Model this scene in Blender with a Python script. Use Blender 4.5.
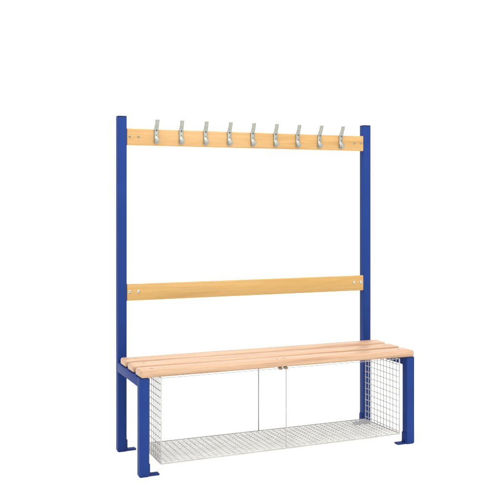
import bpy, bmesh, math, random
from mathutils import Vector, Matrix
random.seed(4)
scn = bpy.context.scene
for o in list(bpy.data.objects): bpy.data.objects.remove(o)
COL = scn.collection

# ------------------------------------------------------------------ camera
cam_d = bpy.data.cameras.new('camera'); cam = bpy.data.objects.new('camera', cam_d); COL.objects.link(cam)
cam.location = (-1.1105, -4.5211, 1.3424)
cam.rotation_euler = (math.radians(90), 0, -0.3933)
cam_d.sensor_width = 36; cam_d.lens = 861.76/500*36; cam_d.shift_y = -0.0976
cam_d.clip_start = 0.05; cam_d.clip_end = 100
scn.camera = cam
scn.render.resolution_x = 1024; scn.render.resolution_y = 1024

# ------------------------------------------------------------------ light
W = bpy.data.worlds.new('World'); scn.world = W; W.use_nodes = True
bg = W.node_tree.nodes['Background']; bg.inputs[0].default_value = (1, 1, 1, 1); bg.inputs[1].default_value = 1.25

def area(name, loc, target, size, power, col=(1, 1, 1)):
    d = bpy.data.lights.new(name, 'AREA'); d.shape = 'RECTANGLE'; d.size = size[0]; d.size_y = size[1]
    d.energy = power; d.color = col
    o = bpy.data.objects.new(name, d); COL.objects.link(o); o.location = loc
    o.rotation_euler = (Vector(target) - Vector(loc)).to_track_quat('-Z', 'Y').to_euler()
    return o
area('softbox_overhead', (0.6, -0.8, 4.6), (0.8, -0.2, 0), (5.5, 4.5), 350, (1, .997, .99))
area('softbox_front', (1.6, -5.6, 2.6), (0.8, 0, 0.7), (2.4, 2.4), 110, (1, 0.99, 0.97))
scn.view_settings.view_transform = 'Standard'; scn.view_settings.look = 'None'
scn.view_settings.exposure = 0; scn.view_settings.gamma = 1

# ------------------------------------------------------------------ materials
def newmat(name):
    m = bpy.data.materials.new(name); m.use_nodes = True
    nt = m.node_tree; b = nt.nodes['Principled BSDF']
    return m, nt, b
def inp(b, k, v):
    if k in b.inputs: b.inputs[k].default_value = v
def noise(nt, scale, detail=4, rough=.55, mapping=None, coord='Object'):
    tc = nt.nodes.new('ShaderNodeTexCoord'); mp = nt.nodes.new('ShaderNodeMapping')
    n = nt.nodes.new('ShaderNodeTexNoise'); n.inputs['Scale'].default_value = scale
    n.inputs['Detail'].default_value = detail; n.inputs['Roughness'].default_value = rough
    nt.links.new(tc.outputs[coord], mp.inputs['Vector']); nt.links.new(mp.outputs[0], n.inputs['Vector'])
    if mapping: mp.inputs['Scale'].default_value = mapping
    return n, mp
def ramp(nt, src, stops):
    r = nt.nodes.new('ShaderNodeValToRGB'); nt.links.new(src, r.inputs[0])
    e = r.color_ramp.elements
    while len(e) > 1: e.remove(e[-1])
    e[0].position = stops[0][0]; e[0].color = (*stops[0][1], 1)
    for p, c in stops[1:]:
        x = e.new(p); x.color = (*c, 1)
    return r
def mixc(nt, a, b, fac, mode='MIX'):
    m = nt.nodes.new('ShaderNodeMix'); m.data_type = 'RGBA'; m.blend_type = mode
    if isinstance(fac, (int, float)): m.inputs[0].default_value = fac
    else: nt.links.new(fac, m.inputs[0])
    nt.links.new(a, m.inputs[6]); nt.links.new(b, m.inputs[7])
    return m.outputs[2]
def wood(name, dark, mid, light, rough=.42, off=(0, 0, 0), k=1):
    m, nt, b = newmat(name)
    n1, mp1 = noise(nt, 5, 5, .6, (0.35, 9, 9)); mp1.inputs['Location'].default_value = off
    r1 = ramp(nt, n1.outputs[0], [(.3, dark), (.48, mid), (.68, light)])
    n2, mp2 = noise(nt, 30, 3, .6, (0.25, 16, 16)); mp2.inputs['Location'].default_value = off
    r2 = ramp(nt, n2.outputs[0], [(.32, (.84, .80, .76)), (.6, (1, 1, 1))])
    c = mixc(nt, r1.outputs[0], r2.outputs[0], .75*k, 'MULTIPLY')
    n3, mp3 = noise(nt, 240, 2, .5, (0.06, 1, 1)); mp3.inputs['Location'].default_value = off
    r3 = ramp(nt, n3.outputs[0], [(.36, (.86, .82, .78)), (.52, (1, 1, 1))])
    c = mixc(nt, c, r3.outputs[0], .5*k, 'MULTIPLY')
    nt.links.new(c, b.inputs['Base Color'])
    inp(b, 'Roughness', rough); inp(b, 'Specular IOR Level', .35)
    bp = nt.nodes.new('ShaderNodeBump'); bp.inputs['Strength'].default_value = .12; bp.inputs['Distance'].default_value = .002
    nt.links.new(n2.outputs[0], bp.inputs['Height']); nt.links.new(bp.outputs[0], b.inputs['Normal'])
    return m
M = {}
for i in range(3):
    M['slat%d' % i] = wood('beech_slat_%s' % 'abc'[i], (.275, .155, .082), (.355, .220, .130), (.415, .280, .178), off=(i*3.1, i*1.7, i*2.3))
M['rail'] = wood('lacquered_pine_rail', (.325, .188, .052), (.380, .226, .066), (.415, .254, .085), .36, (5, 2, 1), .55)
M['hookrail'] = wood('lacquered_pine_hook_rail', (.330, .182, .060), (.390, .230, .080), (.425, .262, .104), .36, (9, 4, 7), .7)

def paint(name, c, rough=.55):
    m, nt, b = newmat(name)
    n, _ = noise(nt, 6, 3)
    r = ramp(nt, n.outputs[0], [(.3, tuple(x*.93 for x in c)), (.7, tuple(min(1, x*1.06) for x in c))])
    nt.links.new(r.outputs[0], b.inputs['Base Color'])
    inp(b, 'Roughness', rough); inp(b, 'Specular IOR Level', .14); inp(b, 'IOR', 1.33)
    n2, _ = noise(nt, 900, 2)
    bp = nt.nodes.new('ShaderNodeBump'); bp.inputs['Strength'].default_value = .06; bp.inputs['Distance'].default_value = .0006
    nt.links.new(n2.outputs[0], bp.inputs['Height']); nt.links.new(bp.outputs[0], b.inputs['Normal'])
    return m
M['blue'] = paint('blue_powder_coat', (.0090, .0285, .136))
M['foot'] = paint('blue_bracket_paint', (.0082, .0250, .126))
M['cap'] = paint('dark_plastic_cap', (.010, .012, .035), .5)
def metal(name, c, met, rough, sc=40):
    m, nt, b = newmat(name)
    n, _ = noise(nt, sc, 4)
    r = ramp(nt, n.outputs[0], [(.35, tuple(x*.82 for x in c)), (.65, c)])
    nt.links.new(r.outputs[0], b.inputs['Base Color'])
    inp(b, 'Metallic', met); inp(b, 'Roughness', rough)
    return m
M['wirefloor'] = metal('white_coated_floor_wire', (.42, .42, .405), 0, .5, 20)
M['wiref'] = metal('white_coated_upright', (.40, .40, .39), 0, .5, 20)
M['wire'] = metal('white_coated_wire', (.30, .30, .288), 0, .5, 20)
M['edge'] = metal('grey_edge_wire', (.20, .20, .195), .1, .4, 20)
M['hook'] = metal('cast_aluminium', (.265, .27, .235), .6, .38, 120)
M['bolt'] = metal('bright_zinc', (.60, .60, .58), 1, .2, 60)
M['socket'] = metal('dark_steel', (.05, .045, .04), .6, .5, 60)
M['screw'] = metal('brass_screw', (.15, .11, .07), .6, .4, 60)
def white():
    m, nt, b = newmat('white_studio_paper')
    n, _ = noise(nt, 3, 2)
    r = ramp(nt, n.outputs[0], [(.3, (.94, .94, .94)), (.7, (.955, .955, .955))])
    nt.links.new(r.outputs[0], b.inputs['Base Color']); inp(b, 'Roughness', .9); inp(b, 'Specular IOR Level', 0)
    return m
M['paper'] = white()

# ------------------------------------------------------------------ helpers
def link(name, bm, mat, parent=None, smooth=True, loc=None):
    bmesh.ops.recalc_face_normals(bm, faces=bm.faces)
    me = bpy.data.meshes.new(name); bm.to_mesh(me); bm.free()
    for m in (mat if isinstance(mat, (list, tuple)) else [mat]): me.materials.append(m)
    if smooth:
        for p in me.polygons: p.use_smooth = True
        try: me.set_sharp_from_angle(angle=math.radians(38))
        except Exception: pass
    o = bpy.data.objects.new(name, me); COL.objects.link(o)
    if loc: o.location = loc
    if parent: o.parent = parent
    return o
def box(bm, lo, hi, bev=0, seg=3, mi=0):
    vs = [bm.verts.new((x, y, z)) for x in (lo[0], hi[0]) for y in (lo[1], hi[1]) for z in (lo[2], hi[2])]
    fs = [(0, 1, 3, 2), (4, 6, 7, 5), (0, 4, 5, 1), (2, 3, 7, 6), (0, 2, 6, 4), (1, 5, 7, 3)]
    F = [bm.faces.new([vs[i] for i in f]) for f in fs]
    for f in F: f.material_index = mi
    if bev:
        ed = list({e for f in F for e in f.edges})
        bmesh.ops.bevel(bm, geom=ed, offset=bev, segments=seg, profile=.5, affect='EDGES')
    return bm
def rod(bm, a, b, r, n=8, mi=0):
    a, b = Vector(a), Vector(b); d = (b - a).normalized()
    u = d.orthogonal().normalized(); v = d.cross(u)
    A = []; B = []
    for i in range(n):
        t = 2*math.pi*i/n; q = u*math.cos(t)*r + v*math.sin(t)*r
        A.append(bm.verts.new(a+q)); B.append(bm.verts.new(b+q))
    for i in range(n):
        f = bm.faces.new((A[i], A[(i+1) % n], B[(i+1) % n], B[i])); f.material_index = mi
    f = bm.faces.new(A[::-1]); f.material_index = mi
    f = bm.faces.new(B); f.material_index = mi
def lathe(bm, prof, n=20, axis='Y', mi=0, c=(0, 0, 0)):
    """prof: (radius, height along -Y or +Z)"""
    rings = []
    for r, h in prof:
        ring = []
        for i in range(n):
            t = 2*math.pi*i/n
            p = (r*math.cos(t), -h, r*math.sin(t)) if axis == 'Y' else (r*math.cos(t), r*math.sin(t), h)
            ring.append(bm.verts.new((p[0]+c[0], p[1]+c[1], p[2]+c[2])))
        rings.append(ring)
    for a, b in zip(rings, rings[1:]):
        for i in range(n):
            f = bm.faces.new((a[i], a[(i+1) % n], b[(i+1) % n], b[i])); f.material_index = mi
    for ring in (rings[0], rings[-1]):
        f = bm.faces.new(ring); f.material_index = mi
def ribbon(bm, pts, nseg=14):
    """pts: (y, z, width, thickness); a swept bar with rounded section, bending in the YZ plane"""
    # Catmull-Rom resample
    P = [Vector(p) for p in pts]; Q = []
    E = [P[0]*2-P[1]] + P + [P[-1]*2-P[-2]]
    for i in range(1, len(E)-2):
        for k in range(5):
            t = k/5
            Q.append(.5*((2*E[i]) + (E[i+1]-E[i-1])*t + (2*E[i-1]-5*E[i]+4*E[i+1]-E[i+2])*t*t + (3*E[i]-E[i-1]-3*E[i+1]+E[i+2])*t**3))
    Q.append(P[-1])
    rings = []
    for i, q in enumerate(Q):
        a = Q[max(0, i-1)]; b = Q[min(len(Q)-1, i+1)]
        T = Vector((0, b[0]-a[0], b[1]-a[1])).normalized()
        N = Vector((0, -T.z, T.y)); ring = []
        for k in range(nseg):
            th = 2*math.pi*k/nseg; c, s = math.cos(th), math.sin(th)
            cx = math.copysign(abs(c)**.6, c)*q[2]/2; cy = math.copysign(abs(s)**.6, s)*q[3]/2
            ring.append(bm.verts.new(Vector((cx, q[0], q[1])) + N*cy))
        rings.append(ring)
    for a, b in zip(rings, rings[1:]):
        for k in range(nseg):
            bm.faces.new((a[k], a[(k+1) % nseg], b[(k+1) % nseg], b[k]))
    bm.faces.new(rings[0][::-1]); bm.faces.new(rings[-1])

# ------------------------------------------------------------------ setting
bm = bmesh.new()
prof = [(-9, 0), (5.0, 0)] + [(5.0 + 2.5*math.sin(t), 2.5 - 2.5*math.cos(t)) for t in [math.pi/2*i/16 for i in range(1, 17)]] + [(7.5, 7.0)]
L_ = [bm.verts.new((-11, y, z)) for y, z in prof]; R_ = [bm.verts.new((13, y, z)) for y, z in prof]
for i in range(len(prof)-1): bm.faces.new((L_[i], R_[i], R_[i+1], L_[i+1]))
fl = link('floor', bm, M['paper']); fl['kind'] = 'structure'

# ------------------------------------------------------------------ the bench
bench = bpy.data.objects.new('cloakroom_bench', None); COL.objects.link(bench)
bench['label'] = 'blue steel cloakroom bench with beech slats, nine coat hooks and a white wire basket'
bench['category'] = 'bench'

LEN = 1.556; T = .0488; H = 1.80; D = .462
RI, FO = .0022, .0045          # rear posts stand a touch in, front legs a touch out
ZS, ZT = .4829, .5187         # underside and top of the slats

def tube(name, x, y, z0, z1, parent=None):
    bm = bmesh.new(); box(bm, (x, y, z0), (x+T, y+T, z1), .0032, 3)
    return link(name, bm, M['blue'], parent)
def foot(post, x, y, side):
    """L bracket welded to the inner face of a tube; side=+1: the plate points to +X"""
    bm = bmesh.new(); th = .0055
    xi = x + T if side > 0 else x
    a, b = sorted((xi, xi + side*th)); box(bm, (a, y+.006, .003), (b, y+T-.002, .062), .0012, 2)
    a, b = sorted((xi + side*th, xi + side*.054)); box(bm, (a, y+.006, .003), (b, y+T-.002, .0085), .0012, 2)
    f = link('foot_bracket', bm, M['foot'], post)
for side, x in ((1, RI), (-1, LEN-T-RI)):
    p = tube('post', x, 0, .004, H-.0045, bench)
    bm = bmesh.new(); box(bm, (x, 0, H-.0044), (x+T, T, H), .0014, 2)
    link('end_cap', bm, M['cap'], p)
    foot(p, x, 0, side)
    bm = bmesh.new(); box(bm, (x+.004, .004, 0), (x+T-.004, T-.004, .004), .001, 1); link('end_plug', bm, M['foot'], p)
    for z in (1.7336-.045, .8971-.045):      # welded tab behind each rail end
        bm = bmesh.new()
        a, b = sorted(((x+T) if side > 0 else x, (x+T+.085) if side > 0 else x-.085))
        box(bm, (a, .0215, z-.03), (b, .0265, z+.03), .001, 1); link('mounting_tab', bm, M['blue'], p)
for side, x in ((1, -FO), (-1, LEN-T+FO)):
    p = tube('front_leg', x, -D, .004, ZS-.0015, bench)
    foot(p, x, -D, side)
    bm = bmesh.new(); box(bm, (x+.004, -D+.004, 0), (x+T-.004, -D+T-.004, .004), .001, 1); link('end_plug', bm, M['foot'], p)
    bm = bmesh.new(); box(bm, (x+.0012, -D+T+.0003, .4335), (x+T-.0012, -.0003, ZS-.0025), .003, 3)
    link('crossbar', bm, M['blue'], bench)

# seat slats, screws from above
def screw(parent, x, y, z):
    bm = bmesh.new()
    lathe(bm, [(.0075, -.001), (.0075, .0003), (.0045, .0002), (.0035, -.0008)], 16, 'Z', 0, (x, y, z))
    return link('screw', bm, M['screw'], parent)
for i, y0 in enumerate((-.469, -.319, -.169)):
    bm = bmesh.new(); box(bm, (0, y0, ZS), (LEN, y0+.110, ZT), .010, 5)
    s = link('seat_slat', bm, M['slat%d' % i], bench)
    for x in (.068, LEN-.068): screw(s, x, y0+.055, ZT)
    if i == 0:
        for x in (.745, .785): screw(s, x, y0+.055, ZT)

# back rail and hook rail: set between the posts, flush with their faces
def rail(name, ztop, mat):
    bm = bmesh.new(); box(bm, (T+RI+.001, .0005, ztop-.09), (LEN-T-RI-.001, .021, ztop), .003, 3)
    return link(name, bm, mat, bench)
def bolt(parent, x, z, r, dark):
    bm = bmesh.new()
    lathe(bm, [(r*1.05, 0), (r*1.05, .0008), (r*.95, .0022), (r*.7, .0040), (r*.45, .0047)], 20, 'Y', 0, (x, .0003, z))
    lathe(bm, [(r*.40, .0046), (r*.36, .0048)], 6, 'Y', 1, (x, .0002, z))
    return link('bolt', bm, [M['hook'] if dark else M['bolt'], M['socket']], parent)
hr = rail('hook_rail', 1.7336, M['hookrail']); br = rail('back_rail', .8971, M['rail'])
for x in (.066, .115, LEN-.115, LEN-.068):
    bolt(hr, x, 1.7336-.043, .0058, True)
    bolt(br, x, .8971-.041, .0088, False)

# nine cast coat hooks
def make_hook(x):
    bm = bmesh.new()
    ribbon(bm, [(-.0030, 1.6535, .018, .0055), (-.0034, 1.668, .0245, .0064), (-.0038, 1.690, .0250, .0068), (-.0042, 1.712, .0240, .0070),
                (-.0052, 1.727, .0265, .0074), (-.0085, 1.740, .0260, .0078), (-.0165, 1.7535, .0240, .0074), (-.0235, 1.7660, .0240, .0070),
                (-.0270, 1.7775, .0245, .0068), (-.0290, 1.7825, .0240, .0062), (-.0290, 1.7850, .0170, .0045)])
    ribbon(bm, [(-.0040, 1.694, .012, .005), (-.0080, 1.683, .017, .0065), (-.0130, 1.670, .0205, .0072), (-.0190, 1.6630, .0240, .0070),
                (-.0250, 1.6660, .0245, .0066), (-.0285, 1.6750, .0235, .0060), (-.0290, 1.6815, .0160, .0045)])
    h = link('coat_hook', bm, M['hook'], bench, loc=(x, 0, 0))
    for z, r in ((1.7265, .0044), (1.7020, .0030)):
        bm = bmesh.new()
        yy = .0082 if z > 1.71 else .0070
        lathe(bm, [(r, yy-.002), (r, yy+.0012), (r*.6, yy+.0018)], 14, 'Y', 0, (0, 0, z))
        link('hook_screw', bm, M['socket'], h)
    return h
def turn(o, a):      # each hook sits a degree or so off plumb about its own screw
    zc = 1.7265; o.rotation_euler = (0, a, 0)
    o.location.x -= math.sin(a)*zc; o.location.z = zc - math.cos(a)*zc
hk = make_hook(.213)
for i in range(1, 9):
    c = hk.copy(); COL.objects.link(c); c.location = (.212+.1421*i, 0, 0); c.parent = bench
    turn(c, random.uniform(-.03, .03))
    for ch in hk.children:
        d = ch.copy(); COL.objects.link(d); d.parent = c
for o in [hk] + [o for o in bpy.data.objects if o.name.startswith('coat_hook')]: o['group'] = 'coat hooks along the hook rail'

# wire basket
X0, X1 = .0997, 1.457; Y0, Y1 = -.4707, -.1057
ZTOP = .4785
def zf(x, y):        # the hung floor sags very slightly towards its front left corner
    u = (x-X0)/(X1-X0); v = (y-Y0)/(Y1-Y0)
    return (.0625*(1-u)+.0700*u)*(1-v) + (.0600*(1-u)+.0605*u)*v
def P(x, y, dz=0): return (x, y, zf(x, y)+dz)
r = .0023
bm = bmesh.new()
NX, NY = 41, 11
NF = 14      # lengthwise wires of the floor lie closer together
for i in range(NX+1):
    x = X0+(X1-X0)*i/NX; rod(bm, P(x, Y0, -.0022), P(x, Y1, -.0022), .0026)
for j in range(NF+1):
    y = Y0+(Y1-Y0)*j/NF; rod(bm, P(X0, y, .0012), P(X1, y, .0012), .0027)
basket = link('wire_basket', bm, M['wirefloor'], bench)
bm = bmesh.new(); rod(bm, P(X0, Y0-.003, -.0018), P(X1, Y0-.003, -.0018), .0030)
link('edge_wire', bm, M['wire'], basket)
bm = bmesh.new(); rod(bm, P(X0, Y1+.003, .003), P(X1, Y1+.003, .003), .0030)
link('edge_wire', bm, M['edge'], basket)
NZ = 12.5
for x in (X0, X1):
    bm = bmesh.new()
    s = 1 if x == X0 else -1
    for j in range(NY+1):
        y = Y0+(Y1-Y0)*j/NY
        rod(bm, (x, y, zf(x, y)), (x, y, ZTOP), .0034 if j == 0 else .0026 if j == NY else r)
    k = 0
    while True:
        z = ZTOP - .0332*k
        if z < .075: break
        rod(bm, (x+s*.0030, Y0, z), (x+s*.0030, Y1, z), r); k += 1
    rod(bm, P(x, Y0, .001), P(x, Y1, .001), .0026)
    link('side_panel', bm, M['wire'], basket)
XC = .7735
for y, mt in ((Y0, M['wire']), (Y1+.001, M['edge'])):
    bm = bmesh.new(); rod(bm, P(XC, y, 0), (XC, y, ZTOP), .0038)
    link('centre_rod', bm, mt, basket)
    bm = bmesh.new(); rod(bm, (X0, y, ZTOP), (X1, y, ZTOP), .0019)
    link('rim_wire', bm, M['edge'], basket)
# small steel clips that hold the rim wire to the front slat
for x in (.742, .772):
    bm = bmesh.new(); box(bm, (x-.008, -.4740, ZTOP-.0065), (x+.010, -.450, ZS+.0005), .0012, 2)
    link('clip', bm, M['screw'], basket)
